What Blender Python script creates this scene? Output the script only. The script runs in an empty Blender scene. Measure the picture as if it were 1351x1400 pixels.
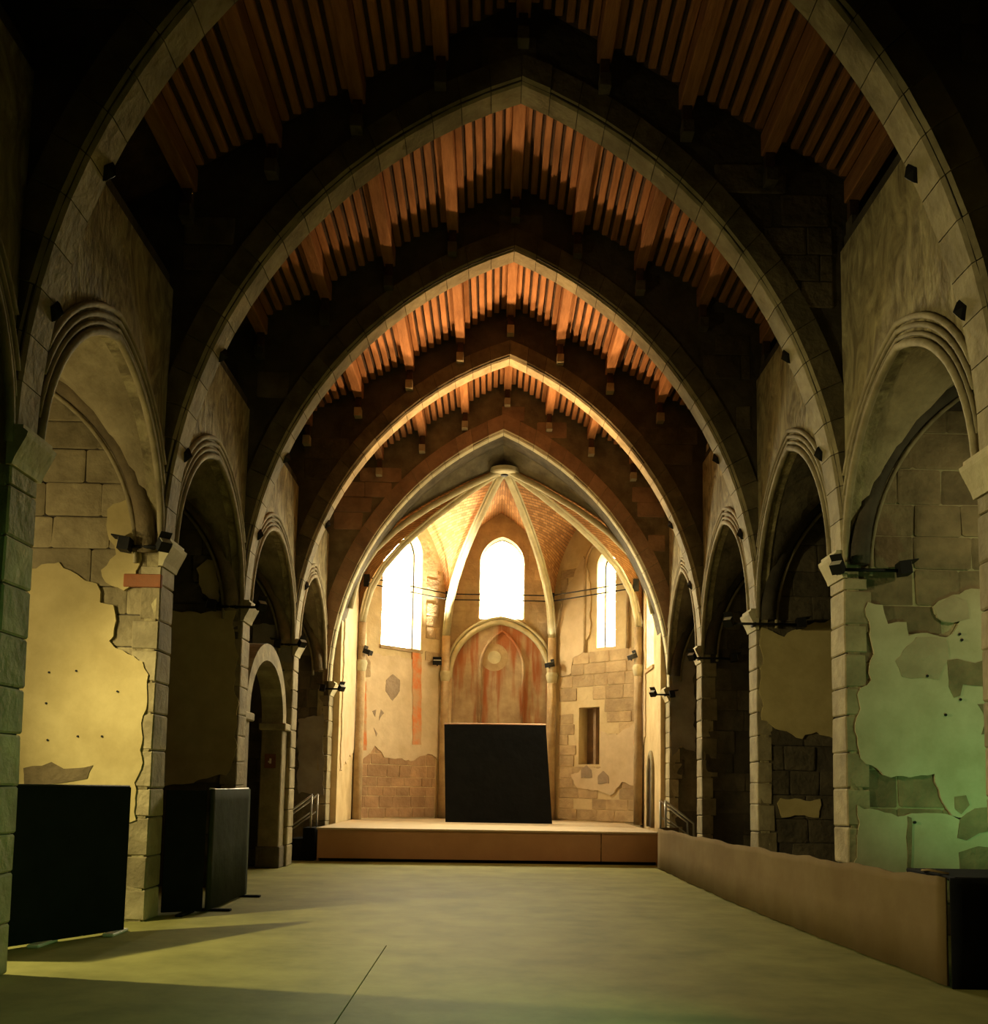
import bpy, bmesh, math, random
from mathutils import Vector, Matrix
from mathutils.geometry import tessellate_polygon
random.seed(7)
SC = bpy.context.scene
C = SC.collection
# ------------------------------------------------------------------ camera
W_PX, H_PX, F_PX = 1351.0, 1400.0, 1330.0
EYE = Vector((0.0, 0.0, 1.64))
PITCH, ROLL = math.radians(5.5), math.radians(1.0)
CX, CY = 673.235, 948.955                     # principal point in pixels
_f = Vector((0, math.cos(PITCH), math.sin(PITCH)))
_u0 = Vector((0, -math.sin(PITCH), math.cos(PITCH)))
_r0 = Vector((1, 0, 0))
_r = _r0 * math.cos(ROLL) + _u0 * math.sin(ROLL)
_u = _u0 * math.cos(ROLL) - _r0 * math.sin(ROLL)
cd = bpy.data.cameras.new('camera')
cam = bpy.data.objects.new('camera', cd)
C.objects.link(cam)
cam.matrix_world = Matrix(((_r.x, _u.x, -_f.x, EYE.x), (_r.y, _u.y, -_f.y, EYE.y), (_r.z, _u.z, -_f.z, EYE.z), (0, 0, 0, 1)))
cd.sensor_fit = 'VERTICAL'
cd.sensor_height = 24.0
cd.lens = F_PX / H_PX * 24.0
cd.shift_x = (W_PX / 2 - CX) / H_PX
cd.shift_y = (CY - H_PX / 2) / H_PX
cd.clip_start, cd.clip_end = 0.05, 300
SC.camera = cam
# ------------------------------------------------------------------ world and exposure
wd = bpy.data.worlds.new('world'); SC.world = wd; wd.use_nodes = True
bgn = wd.node_tree.nodes['Background']
_n, _l = wd.node_tree.nodes, wd.node_tree.links
_tc = _n.new('ShaderNodeTexCoord'); _sp = _n.new('ShaderNodeSeparateXYZ'); _cr = _n.new('ShaderNodeValToRGB')
_l.new(_tc.outputs['Generated'], _sp.inputs[0]); _l.new(_sp.outputs[2], _cr.inputs[0])
_cr.color_ramp.elements[0].position = .0; _cr.color_ramp.elements[0].color = (.20, .165, .10, 1)   # ground outside
_cr.color_ramp.elements[1].position = .03; _cr.color_ramp.elements[1].color = (1.0, .86, .56, 1)   # hazy warm sky
_l.new(_cr.outputs[0], bgn.inputs[0])
bgn.inputs[1].default_value = 100.0
SC.view_settings.view_transform = 'Standard'
SC.view_settings.look = 'None'
SC.view_settings.exposure = 0.0
SC.view_settings.gamma = 1.0
SC.view_settings.use_curve_mapping = False
SC.cycles.diffuse_bounces = 3

def ray(px, py):
    return _f + _r * ((px - CX) / F_PX) - _u * ((py - CY) / F_PX)
def at_y(px, py, Y):
    r = ray(px, py); return EYE + r * (Y / r.y)
def at_x(px, py, X):
    r = ray(px, py); return EYE + r * (X / r.x)
def at_z(px, py, Z):
    r = ray(px, py); return EYE + r * ((Z - EYE.z) / r.z)
def at_wall(px, py, P0, n):
    r = ray(px, py); return EYE + r * ((Vector(P0) - EYE).dot(n) / r.dot(n))

# ------------------------------------------------------------------ materials
MATS = {}
def mat(name, col, col2=None, rough=0.85, scale=3.0, bump=0.3, bump_scale=14.0, rnd=0.25, metallic=0.0, spec=0.25, stretch=(1, 1, 1), lo=.35, hi=.68, dist=0.0):
    m = bpy.data.materials.new(name); m.use_nodes = True
    nt = m.node_tree; N = nt.nodes; L = nt.links
    b = N['Principled BSDF']
    b.inputs['Roughness'].default_value = rough
    b.inputs['Metallic'].default_value = metallic
    b.inputs['Specular IOR Level'].default_value = spec
    tc = N.new('ShaderNodeTexCoord'); geo = N.new('ShaderNodeNewGeometry')
    mp = N.new('ShaderNodeMapping'); mp.inputs['Scale'].default_value = stretch
    L.new(geo.outputs['Position'], mp.inputs[0])
    n1 = N.new('ShaderNodeTexNoise'); n1.inputs['Scale'].default_value = scale
    n1.inputs['Distortion'].default_value = dist; n1.inputs['Detail'].default_value = 8; n1.inputs['Roughness'].default_value = .62
    L.new(mp.outputs[0], n1.inputs[0])
    cr = N.new('ShaderNodeValToRGB')
    cr.color_ramp.elements[0].position = lo; cr.color_ramp.elements[1].position = hi
    c2 = col2 or tuple(c * .6 for c in col)
    cr.color_ramp.elements[0].color = (*c2, 1); cr.color_ramp.elements[1].color = (*col, 1)
    L.new(n1.outputs[0], cr.inputs[0])
    out = cr.outputs[0]
    if rnd:
        oi = N.new('ShaderNodeObjectInfo')
        mr = N.new('ShaderNodeMapRange'); mr.inputs[3].default_value = 1 - rnd; mr.inputs[4].default_value = 1 + rnd
        L.new(oi.outputs['Random'], mr.inputs[0])
        mx = N.new('ShaderNodeMix'); mx.data_type = 'RGBA'; mx.blend_type = 'MULTIPLY'
        mx.inputs[0].default_value = 1
        L.new(out, mx.inputs[6]); L.new(mr.outputs[0], mx.inputs[7])
        out = mx.outputs[2]
    L.new(out, b.inputs['Base Color'])
    if bump:
        n2 = N.new('ShaderNodeTexNoise'); n2.inputs['Scale'].default_value = bump_scale
        n2.inputs['Detail'].default_value = 6
        L.new(mp.outputs[0], n2.inputs[0])
        bp = N.new('ShaderNodeBump'); bp.inputs['Strength'].default_value = bump; bp.inputs['Distance'].default_value = .05
        L.new(n2.outputs[0], bp.inputs['Height']); L.new(bp.outputs[0], b.inputs['Normal'])
    MATS[name] = m
    return m
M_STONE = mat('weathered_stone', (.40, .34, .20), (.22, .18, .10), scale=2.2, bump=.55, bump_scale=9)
M_DSTONE = mat('dark_weathered_shaded_stone', (.15, .125, .08), (.065, .055, .037), scale=2.0, bump=.6, bump_scale=9)  # dark tone also serves as painted shade on soffit, vaults and corbels
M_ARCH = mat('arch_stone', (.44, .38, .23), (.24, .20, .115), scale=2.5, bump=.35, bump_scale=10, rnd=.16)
M_DARCH = mat('shaded_arch_stone', (.20, .17, .10), (.10, .085, .05), scale=2.5, bump=.4, bump_scale=10, rnd=.2)  # dark tone paints shade on arch faces; also grounds the chancel face stones
M_WALL = mat('rough_rubble_wall', (.46, .40, .22), (.19, .155, .085), scale=1.5, bump=1.0, bump_scale=7, rnd=.05, lo=.38, hi=.66, dist=2.2, stretch=(1, 1.4, .8))
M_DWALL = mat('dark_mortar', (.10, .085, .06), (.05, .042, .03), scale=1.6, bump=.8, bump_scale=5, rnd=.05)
M_PLAST = mat('old_plaster', (.62, .52, .25), (.47, .38, .17), scale=1.8, bump=.25, bump_scale=4, rnd=.03)
M_PALE = mat('pale_plaster', (.58, .54, .36), (.42, .38, .23), scale=1.6, bump=.25, bump_scale=4, rnd=.03)
M_GREYPL = mat('grey_plaster', (.34, .32, .26), (.22, .2, .16), scale=1.6, bump=.25, bump_scale=4, rnd=.03)
M_APSE = mat('apse_plaster', (.68, .55, .31), (.52, .39, .20), scale=1.5, bump=.3, bump_scale=6, rnd=.03)
M_APSTONE = mat('apse_stone', (.54, .40, .22), (.36, .25, .13), scale=2.5, bump=.5, bump_scale=9, rnd=.15)
M_BROWN = mat('brown_stone', (.35, .235, .14), (.21, .14, .085), scale=2.2, bump=.5, bump_scale=8, rnd=.15)
M_RIB = mat('rib_stone', (.62, .57, .36), (.46, .40, .24), scale=3, bump=.2, bump_scale=12, rnd=.06)
M_APBROWN = mat('apse_brown_stone', (.46, .28, .14), (.30, .175, .085), scale=2.2, bump=.5, bump_scale=8, rnd=.15)
M_PBAND = mat('dull_red_paint', (.34, .11, .04), (.26, .12, .06), scale=4, bump=.2, rnd=0)
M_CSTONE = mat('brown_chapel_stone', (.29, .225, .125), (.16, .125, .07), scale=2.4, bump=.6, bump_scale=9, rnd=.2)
M_MORT = mat('pale_mortar', (.46, .42, .24), (.30, .27, .15), scale=4, bump=.4, rnd=.02)
M_SCRAPE = mat('scraped_plaster', (.46, .40, .26), (.36, .30, .19), scale=2.5, bump=.3, rnd=.02)
M_LOSS = mat('bare_patch', (.36, .27, .18), (.26, .19, .12), scale=3, bump=.4, rnd=.05)
M_APPL = mat('apse_old_plaster', (.68, .54, .34), (.54, .41, .24), scale=1.8, bump=.25, bump_scale=4, rnd=.03)
M_RED = mat('faded_red_paint', (.62, .20, .06), (.52, .32, .16), scale=3.0, bump=.2, rnd=.05, lo=.4, hi=.6)
M_WOOD = mat('roof_timber', (.43, .20, .08), (.27, .12, .045), scale=4, bump=.3, bump_scale=20, rnd=.22, stretch=(3, .4, 3))
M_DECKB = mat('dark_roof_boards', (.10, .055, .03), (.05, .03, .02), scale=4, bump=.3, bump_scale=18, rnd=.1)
M_FLOOR = mat('polished_concrete', (.29, .285, .10), (.18, .18, .058), rough=.62, scale=1.3, bump=.12, bump_scale=4, rnd=.02, spec=.10)
M_BLACK = mat('black_cloth', (.012, .013, .014), (.008, .009, .01), rough=.9, bump=.15, bump_scale=6, rnd=.05, spec=.1)
M_GREEN = mat('dark_green_cloth', (.036, .046, .016), (.026, .034, .011), rough=.9, bump=.2, bump_scale=5, rnd=.02, spec=.1)
M_TAN = mat('brown_drape', (.225, .165, .08), (.18, .125, .058), rough=.95, bump=.15, bump_scale=3, rnd=.02, spec=.1, scale=1.2)
M_STAGE = mat('stage_board', (.52, .30, .16), (.45, .25, .13), rough=.6, bump=.05, rnd=.05, scale=1.5)
M_STOP = mat('stage_top', (.62, .50, .33), (.52, .41, .26), rough=.6, bump=.05, rnd=.03, scale=1.2)
M_IRON = mat('black_iron', (.018, .018, .018), (.012, .012, .012), rough=.6, bump=.1, rnd=.1, metallic=.3)
M_STEEL = mat('pale_steel', (.55, .55, .50), (.45, .45, .4), rough=.4, bump=0, rnd=.05, metallic=.6)
M_WHITE = mat('white_plastic', (.7, .68, .6), (.6, .58, .5), rough=.5, bump=0, rnd=0)
M_SIGN = mat('brown_sign', (.20, .075, .035), (.16, .06, .03), rough=.5, bump=0, rnd=0)
M_DOOR = mat('dark_wood_door', (.05, .035, .022), (.03, .02, .014), rough=.7, bump=.2, rnd=.05, stretch=(6, 6, .6))

def brick_mat():
    m = mat('vault_brick', (.5, .3, .15), rnd=.03)
    nt = m.node_tree; N = nt.nodes; L = nt.links
    b = N['Principled BSDF']
    uv = N.new('ShaderNodeUVMap')
    br = N.new('ShaderNodeTexBrick')
    br.inputs['Color1'].default_value = (.60, .32, .13, 1); br.inputs['Color2'].default_value = (.34, .16, .06, 1)
    br.inputs['Mortar'].default_value = (.22, .13, .06, 1); br.inputs['Scale'].default_value = 1
    br.inputs['Mortar Size'].default_value = .012; br.inputs['Brick Width'].default_value = .34; br.inputs['Row Height'].default_value = .10
    L.new(uv.outputs[0], br.inputs[0])
    L.new(br.outputs[0], b.inputs['Base Color'])
    bp = N.new('ShaderNodeBump'); bp.inputs['Strength'].default_value = .7; bp.inputs['Distance'].default_value = .03
    L.new(br.outputs[1], bp.inputs['Height']); bp.invert = True
    L.new(bp.outputs[0], b.inputs['Normal'])
    return m
M_BRICK = brick_mat()


def fresco_mat():
    """faded wall painting: upright reddish figures on a buff ground"""
    m = mat('faded_fresco', (.55, .43, .27), (.36, .25, .15), scale=2.2, bump=.2, rnd=0)
    nt = m.node_tree; N = nt.nodes; L = nt.links
    b = N['Principled BSDF']
    old = b.inputs['Base Color'].links[0].from_socket
    g = N.new('ShaderNodeNewGeometry'); mp = N.new('ShaderNodeMapping'); mp.inputs['Scale'].default_value = (3.4, 0, .42)
    L.new(g.outputs[0], mp.inputs[0])
    n = N.new('ShaderNodeTexNoise'); n.inputs['Scale'].default_value = 1.0; n.inputs['Detail'].default_value = 3
    L.new(mp.outputs[0], n.inputs[0])
    cr = N.new('ShaderNodeValToRGB'); cr.color_ramp.elements[0].position = .46; cr.color_ramp.elements[1].position = .60
    L.new(n.outputs[0], cr.inputs[0])
    mx = N.new('ShaderNodeMix'); mx.data_type = 'RGBA'
    L.new(cr.outputs[0], mx.inputs[0]); L.new(old, mx.inputs[6]); mx.inputs[7].default_value = (.36, .13, .05, 1)
    L.new(mx.outputs[2], b.inputs['Base Color'])
    return m
M_FRESCO = fresco_mat()

def pane_mat():
    m = bpy.data.materials.new('window_pane'); m.use_nodes = True
    nt = m.node_tree; N = nt.nodes; L = nt.links
    for n in list(N):
        if n.type == 'BSDF_PRINCIPLED': N.remove(n)
    t = N.new('ShaderNodeBsdfTransparent'); t.inputs[0].default_value = (.97, .97, .95, 1)
    g = N.new('ShaderNodeBsdfGlossy'); g.inputs['Roughness'].default_value = .1
    x = N.new('ShaderNodeMixShader'); x.inputs[0].default_value = .05
    L.new(t.outputs[0], x.inputs[1]); L.new(g.outputs[0], x.inputs[2])
    L.new(x.outputs[0], N['Material Output'].inputs[0])
    return m
M_PANE = pane_mat()

# ------------------------------------------------------------------ helpers
def wloc(o):
    p = Vector((0, 0, 0))
    while o: p += o.location; o = o.parent
    return p
def link(name, me, m, parent=None, loc=(0, 0, 0), rot=None, scale=None):
    o = bpy.data.objects.new(name, me)
    if m is not None and me is not None and not me.materials: me.materials.append(m)
    C.objects.link(o)
    loc = Vector(loc)
    if parent is not None:
        o.parent = parent; loc = loc - wloc(parent)
    o.location = loc
    if rot: o.rotation_euler = rot
    if scale: o.scale = scale
    return o
def tag(o, label=None, cat=None, group=None, kind=None):
    if label: o['label'] = label
    if cat: o['category'] = cat
    if group: o['group'] = group
    if kind: o['kind'] = kind
    return o
def empty(name, loc=(0, 0, 0)):
    o = bpy.data.objects.new(name, None); C.objects.link(o); o.location = loc; o.empty_display_size = .2
    return o
def mesh(name, V, F, m, parent=None, smooth=False, uv=None):
    """world-space vertices -> one object whose origin is the middle of its bounds"""
    V = [Vector(v) for v in V]
    c = Vector([(min(v[i] for v in V) + max(v[i] for v in V)) / 2 for i in range(3)])
    me = bpy.data.meshes.new(name)
    me.from_pydata([v - c for v in V], [], F)
    if uv:
        l = me.uv_layers.new(name='UVMap')
        for lp in me.loops: l.data[lp.index].uv = uv[lp.vertex_index]
    bm = bmesh.new(); bm.from_mesh(me)
    bmesh.ops.recalc_face_normals(bm, faces=bm.faces)
    if smooth:
        for f in bm.faces: f.smooth = True
    bm.to_mesh(me); bm.free()
    return link(name, me, m, parent, c)
def prism(name, loops, P0, u, n, depth, m, parent=None, v=Vector((0, 0, 1))):
    """flat outline(s) in (s, z) on the plane P0 + s*u + z*v, extruded by depth along n; loops[1:] are holes"""
    P0, u, n = Vector(P0), Vector(u), Vector(n)
    pts = [p for lp in loops for p in lp]; k = len(pts)
    tri = tessellate_polygon([[Vector((p[0], p[1], 0)) for p in lp] for lp in loops])
    fr = [P0 + u * p[0] + v * p[1] for p in pts]
    V = fr + [q + n * depth for q in fr]
    F = [tuple(t) for t in tri] + [tuple(i + k for i in reversed(t)) for t in tri]
    o = 0
    for lp in loops:
        L = len(lp)
        for i in range(L):
            a, b = o + i, o + (i + 1) % L
            F.append((a, b, b + k, a + k))
        o += L
    return mesh(name, V, F, m, parent)
BLK = []
for q in range(4):
    bm = bmesh.new(); bmesh.ops.create_cube(bm, size=1)
    for v_ in bm.verts: v_.co += Vector((random.uniform(-.02, .02), random.uniform(-.03, .03), random.uniform(-.025, .025)))
    bmesh.ops.bevel(bm, geom=list(bm.edges), offset=.045, segments=1, affect='EDGES')
    me = bpy.data.meshes.new('block'); bm.to_mesh(me); bm.free(); BLK.append(me)
_blk = {}
def block(name, parent, c, size, m, rz=0, sharp=False):
    """a bevelled block; alike blocks share mesh data"""
    key = (random.randrange(4), m.name)
    if key not in _blk:
        me = BLK[key[0]].copy(); me.materials.append(m); _blk[key] = me
    return link(name, _blk[key], None, parent, c, (0, 0, rz) if rz else None, size)
def box(name, lo, hi, m, parent=None, bev=.01):
    lo, hi = Vector(lo), Vector(hi)
    bm = bmesh.new(); bmesh.ops.create_cube(bm, size=1)
    s = hi - lo
    for v_ in bm.verts: v_.co = Vector((v_.co.x * s.x, v_.co.y * s.y, v_.co.z * s.z))
    if bev: bmesh.ops.bevel(bm, geom=list(bm.edges), offset=min(bev, min(s) * .3), segments=1, affect='EDGES')
    me = bpy.data.meshes.new(name); bm.to_mesh(me); bm.free()
    return link(name, me, m, parent, (lo + hi) / 2)
def tube(name, path, r, m, parent=None, seg=8, closed=False, rs=None, smooth=True):
    path = [Vector(p) for p in path]; n = len(path); V = []; F = []
    prev = None
    for i, p in enumerate(path):
        a = path[max(0, i - 1)] if not closed else path[i - 1]
        b = path[min(n - 1, i + 1)] if not closed else path[(i + 1) % n]
        t = (b - a).normalized()
        ref = Vector((0, 0, 1)) if abs(t.z) < .95 else Vector((0, 1, 0))
        s = t.cross(ref).normalized() if prev is None else (prev - t * prev.dot(t)).normalized()
        prev = s; w = t.cross(s)
        rr = rs[i] if rs else r
        for k in range(seg):
            an = 2 * math.pi * k / seg
            V.append(p + (s * math.cos(an) + w * math.sin(an)) * rr)
    for i in range(n - 1 if not closed else n):
        for k in range(seg):
            a = i * seg + k; b = i * seg + (k + 1) % seg; j = ((i + 1) % n) * seg
            F.append((a, b, j + (k + 1) % seg, j + k))
    if not closed:
        F.append(tuple(range(seg))); F.append(tuple(reversed(range((n - 1) * seg, n * seg))))
    return mesh(name, V, F, m, parent, smooth=smooth)
def pointed(a, b, spring, apex, n=10, mid=None):
    """points of a pointed arch from (a, spring) over the apex to (b, spring)"""
    mid = (a + b) / 2 if mid is None else mid
    out = []
    for side in (0, 1):
        h = (mid - a) if side == 0 else (b - mid); r = apex - spring
        R = (h * h + r * r) / (2 * h)
        a1 = math.asin(min(1, r / R)) if R >= h else math.pi - math.asin(r / R)
        for i in range(n + 1):
            t = a1 * i / n
            s = a + R - R * math.cos(t) if side == 0 else b - R + R * math.cos(t)
            out.append((s, spring + R * math.sin(t)))
        if side == 0: left = out; out = []
    return left + list(reversed(out))[1:]
def rough_outline(pts, amp=.05, step=.16):
    out = []; step = min(step, .075)
    ph = random.uniform(0, 9); d0 = 0.0
    for i in range(len(pts)):
        a, b = Vector(pts[i]), Vector(pts[(i + 1) % len(pts)])
        ln = (b - a).length; k = max(1, int(ln / step))
        nrm = Vector((-(b - a).y, (b - a).x)); nrm = nrm.normalized() if nrm.length else nrm
        for j in range(k):
            d = d0 + ln * j / k
            o = amp * (.75 * math.sin(d * 7.3 + ph) + .5 * math.sin(d * 17.1 + 2 * ph)) + random.uniform(-.45, .45) * amp
            p = a.lerp(b, j / k) + nrm * o
            out.append((p.x, p.y))
        d0 += ln
    return out
def inside(pt, poly):
    x, y = pt; r = False
    for i in range(len(poly)):
        x1, y1 = poly[i]; x2, y2 = poly[i - 1]
        if (y1 > y) != (y2 > y) and x < (x2 - x1) * (y - y1) / (y2 - y1) + x1: r = not r
    return r
def ashlar(parent, P0, u, n, s0, s1, z0, z1, keep, m, ch=.36, bw=.62, proud=.035, name='stone', drop=0.0, hide=()):
    """courses of separate dressed stones standing proud of a wall face"""
    P0, u, n = Vector(P0), Vector(u), Vector(n)
    rz = math.atan2(u.y, u.x); z = z0; k = 0; cnt = 0
    while z < z1 - .08:
        h = min(ch * random.uniform(.85, 1.18), z1 - z)
        s = s0 - (bw * .5 * random.random() if k % 2 else 0)
        while s < s1 - .05:
            w = bw * random.uniform(.65, 1.35)
            a, b = max(s, s0), min(s + w, s1)
            s += w
            if b - a < .12: continue
            if not all(keep(x, y) for x in (a + .01, (a + b) / 2, b - .01) for y in (z + .01, z + h - .01)): continue
            if random.random() < drop: continue
            if any(all(inside((x, y), q) for x in (a, (a + b) / 2, b) for y in (z, z + h)) for q in hide): continue
            p = proud * random.uniform(.45, 1.3); dp = p + .08
            c = P0 + u * ((a + b) / 2) + Vector((0, 0, z + h / 2)) + n * (p - dp / 2)
            block(name, parent, c, (b - a - .014, dp, h - .014), m, rz); cnt += 1
        z += h; k += 1
    return cnt
def patch(parent, P0, u, n, pts, m, th=.05, amp=.04, name='plaster_patch', step=.16):
    """a sheet of surviving plaster with a broken edge"""
    P0 = Vector(P0) - Vector(n) * .03
    return prism(name, [rough_outline(pts, amp, step)], P0, u, n, th + .03, m, parent)

# ------------------------------------------------------------------ plan of the church
D = [4.05, 7.95, 11.69, 15.59, 19.72, 23.55]       # near faces of the cross arches
T = [.42, .42, .42, .42, .42, 1.0]
XL, XR = -4.10, 4.30                               # nave wall faces
LEDGE = {-1: 7.80, 1: 8.45}
RX, RZ, RS = .25, 11.55, .585                      # ridge: place, underside of the ridge purlin, slope
def roof(x): return RZ - RS * abs(x - RX)
SPR = 4.60
def arch_pts(k, off=0.0, n=20):
    """intrados of cross arch k, left spring -> apex -> right spring, pushed outwards by off"""
    if k < 5: xl, xr, xa, za, sp = -4.06, 4.26, .24, 10.66, SPR
    else: xl, xr, xa, za, sp = -3.95, 4.30, .17, 10.48, 4.15
    hl, hr, rise = xa - xl, xr - xa, za - sp
    RL = (hl * hl + rise * rise) / (2 * hl); RR = (hr * hr + rise * rise) / (2 * hr)
    cl, cr = xl + RL, xr - RR
    out = []
    a1 = math.acos((cl - xa) / (RL + off)); a2 = math.acos((xa - cr) / (RR + off))
    for i in range(n + 1):
        t = a1 * i / n; out.append((cl - (RL + off) * math.cos(t), sp + (RL + off) * math.sin(t)))
    rt = []
    for i in range(n + 1):
        t = a2 * i / n; rt.append((cr + (RR + off) * math.cos(t), sp + (RR + off) * math.sin(t)))
    return out + list(reversed(rt))[1:]
# ------------------------------------------------------------------ floor
fl = tag(empty('floor', (0, 10, 0)), 'worn greenish concrete floor of the empty nave', 'floor', kind='structure')
box('slab', (-8, -6, -.25), (-1.053, 10.25, 0), M_FLOOR, fl, .002)
box('slab', (-1.045, -6, -.25), (8.4, 10.25, 0), M_FLOOR, fl, .002)
box('slab', (-8, 10.2505, -.25), (8.4, 30.5, 0), M_FLOOR, fl, 0)
box('subfloor', (-8, -6, -.4), (8.4, 30.5, -.251), M_DSTONE, fl, 0)

# ------------------------------------------------------------------ cross arches (diaphragm walls)
ARLAB = ['stone cross arch wall behind the nearest bay, above the viewer',
         'nearest stone cross arch, cut off by the top of the picture',
         'largest complete pointed stone cross arch, first one whose apex shows',
         'second complete pointed cross arch counted from the viewer, lit roof beams behind it',
         'third complete pointed cross arch counted from the viewer, before the chancel arch',
         'innermost pointed chancel arch framing the bright apse']
VOUS = {}
def voussoirs(k, parent):
    off = .36 if k < 5 else .42
    n = 19; t = T[k] if k < 5 else .30
    ins, ext = arch_pts(k, 0, n), arch_pts(k, off, n)
    for i in range(2 * n):
        key = (min(k, 4) if k < 5 else 5, i, k == 5)
        y0, y1 = -.03, t + .03
        a, b, c, d = ins[i], ins[i + 1], ext[i + 1], ext[i]
        ch = .07
        cx, cz = (a[0] + b[0] + c[0] + d[0]) / 4, (a[1] + b[1] + c[1] + d[1]) / 4
        if (key[0] == 5, i) not in VOUS:
            def lp(p, q, f): return (p[0] + (q[0] - p[0]) * f, p[1] + (q[1] - p[1]) * f)
            g = .004
            A, B = lp(a, b, .012), lp(b, a, .012); Cc, Dd = lp(c, d, .012), lp(d, c, .012)
            fA, fB = lp(A, Dd, ch / off), lp(B, Cc, ch / off)
            jit = random.uniform(-.008, .012)
            V = []
            ring = [(A, y0 + ch), (A, y1 - ch), (fA, y1), (Dd, y1), (Dd, y0), (fA, y0)]
            ring2 = [(B, y0 + ch), (B, y1 - ch), (fB, y1), (Cc, y1), (Cc, y0), (fB, y0)]
            for r_ in (ring, ring2):
                for p, y in r_: V.append((p[0] - cx, y - t / 2 + (jit if y < t / 2 else 0), p[1] - cz))
            F = [(0, 1, 2, 3, 4, 5), (11, 10, 9, 8, 7, 6)] + [(j, (j + 1) % 6, 6 + (j + 1) % 6, 6 + j) for j in range(6)]
            me = bpy.data.meshes.new('voussoir'); me.from_pydata(V, [], F)
            bm = bmesh.new(); bm.from_mesh(me); bmesh.ops.recalc_face_normals(bm, faces=bm.faces); bm.to_mesh(me); bm.free()
            me.materials.append(M_ARCH if k < 5 else M_RIB); me.materials.append(M_DARCH if k < 5 else M_BROWN)  # front faces darkened as shade; chancel voussoirs lightened as if lit
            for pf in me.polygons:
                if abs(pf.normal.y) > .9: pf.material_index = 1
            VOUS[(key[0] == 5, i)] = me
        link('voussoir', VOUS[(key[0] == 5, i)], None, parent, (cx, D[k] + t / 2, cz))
walls = []
for k in range(6):
    w = tag(empty('diaphragm_wall', (0, D[k], 0)), ARLAB[k], 'arch', kind='structure')
    walls.append(w)
    A = arch_pts(k, .03, 16)
    xl, xr = A[0][0] - .0, A[-1][0]
    XO = -7.75, 8.05
    top = [(x, (roof(x) + .36)) for x in (5.55, RX, -5.0)]
    zl, zr = LEDGE[-1] + .1, LEDGE[1] + .1
    outline = [(XO[0], 0), (xl, 0)] + A + [(xr, 0), (XO[1], 0), (XO[1], zr), (5.55, zr)] + top + [(-5.0, zl), (XO[0], zl)]
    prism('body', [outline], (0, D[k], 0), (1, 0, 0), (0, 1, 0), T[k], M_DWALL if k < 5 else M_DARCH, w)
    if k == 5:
        bo = [c_ for c_ in w.children if c_.name.startswith('body')][0].data; bo.materials.append(M_DSTONE)  # soffit takes a darker stone to stand in for shade
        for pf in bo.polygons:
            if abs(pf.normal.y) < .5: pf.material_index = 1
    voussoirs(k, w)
    # piers: courses of squared stones under the imposts
    sp = SPR if k < 5 else 4.15
    for sgn, xj in ((-1, A[0][0]), (1, A[-1][0])):
        z = 0.0
        while z < sp - .36:
            h = min(random.uniform(.33, .46), sp - .34 - z)
            ln = random.uniform(.22, .34)
            block('pier_stone', w, (xj + sgn * (ln / 2 - .035), D[k] + T[k] / 2, z + h / 2), (ln, T[k] + .07, h - .012), M_ARCH if k == 5 or random.random() < .6 else M_STONE)
            z += h
        # moulded impost: stepped capital that juts into the nave
        pr = [(0, -.34), (.05, -.34), (.07, -.28), (.16, -.10), (.17, -.06), (.13, -.03), (.13, 0), (0, 0)]
        V, F = [], []
        y0, y1 = D[k] - .06, D[k] + T[k] + .06
        for y in (y0, y1):
            for a, b in pr: V.append((xj - sgn * a, y, sp + b))
        for i in range(len(pr)):
            V_ = len(pr); F.append((i, (i + 1) % V_, V_ + (i + 1) % V_, V_ + i))
        F += [tuple(range(len(pr))), tuple(reversed(range(len(pr), 2 * len(pr))))]
        # the core of the impost keeps it on the pier
        mesh('impost', V, F, M_RIB, w)
        # black diamond anchor plates on the soffit, two a side
        if 0 < k < 5:
            P = arch_pts(k, 0, 40); P = P if sgn < 0 else list(reversed(P))
            for zt in (5.85, 7.15):
                i = min(range(41), key=lambda j: abs(P[j][1] - zt))
                p, q = Vector((P[i][0], 0, P[i][1])), Vector((P[i + 1][0], 0, P[i + 1][1]))
                t = (q - p).normalized(); nn = Vector((-sgn, 0, 0)); nn = (nn - t * nn.dot(t)).normalized()
                c = p + Vector((0, D[k] + T[k] * .78, 0)); yv = Vector((0, 1, 0)); r_ = .085
                V = [c + nn * .005 + d_ for d_ in (t * r_ * 1.2, yv * r_, -t * r_ * 1.2, -yv * r_)] + [c + nn * .035 + d_ * .8 for d_ in (t * r_ * 1.2, yv * r_, -t * r_ * 1.2, -yv * r_)] + [c + nn * .09]
                F = [(0, 1, 2, 3), (0, 1, 5, 4), (1, 2, 6, 5), (2, 3, 7, 6), (3, 0, 4, 7), (4, 5, 8), (5, 6, 8), (6, 7, 8), (7, 4, 8)]
                mesh('anchor_plate', V, F, M_IRON, w)
    # courses over the arch
    E = arch_pts(k, .20, 24); poly = [(E[0][0], 0)] + E + [(E[-1][0], 0)]
    if k >= 1:
        keep = lambda s, z, poly=poly: (not inside((s, z), poly)) and z < roof(s) + .1
        ashlar(w, (0, D[k], 0), (1, 0, 0), (0, -1, 0), -4.0, 4.2, 5.2, 11.5, keep, M_BROWN if k == 5 else M_DSTONE, ch=.40, bw=.8, proud=.018)

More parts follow.
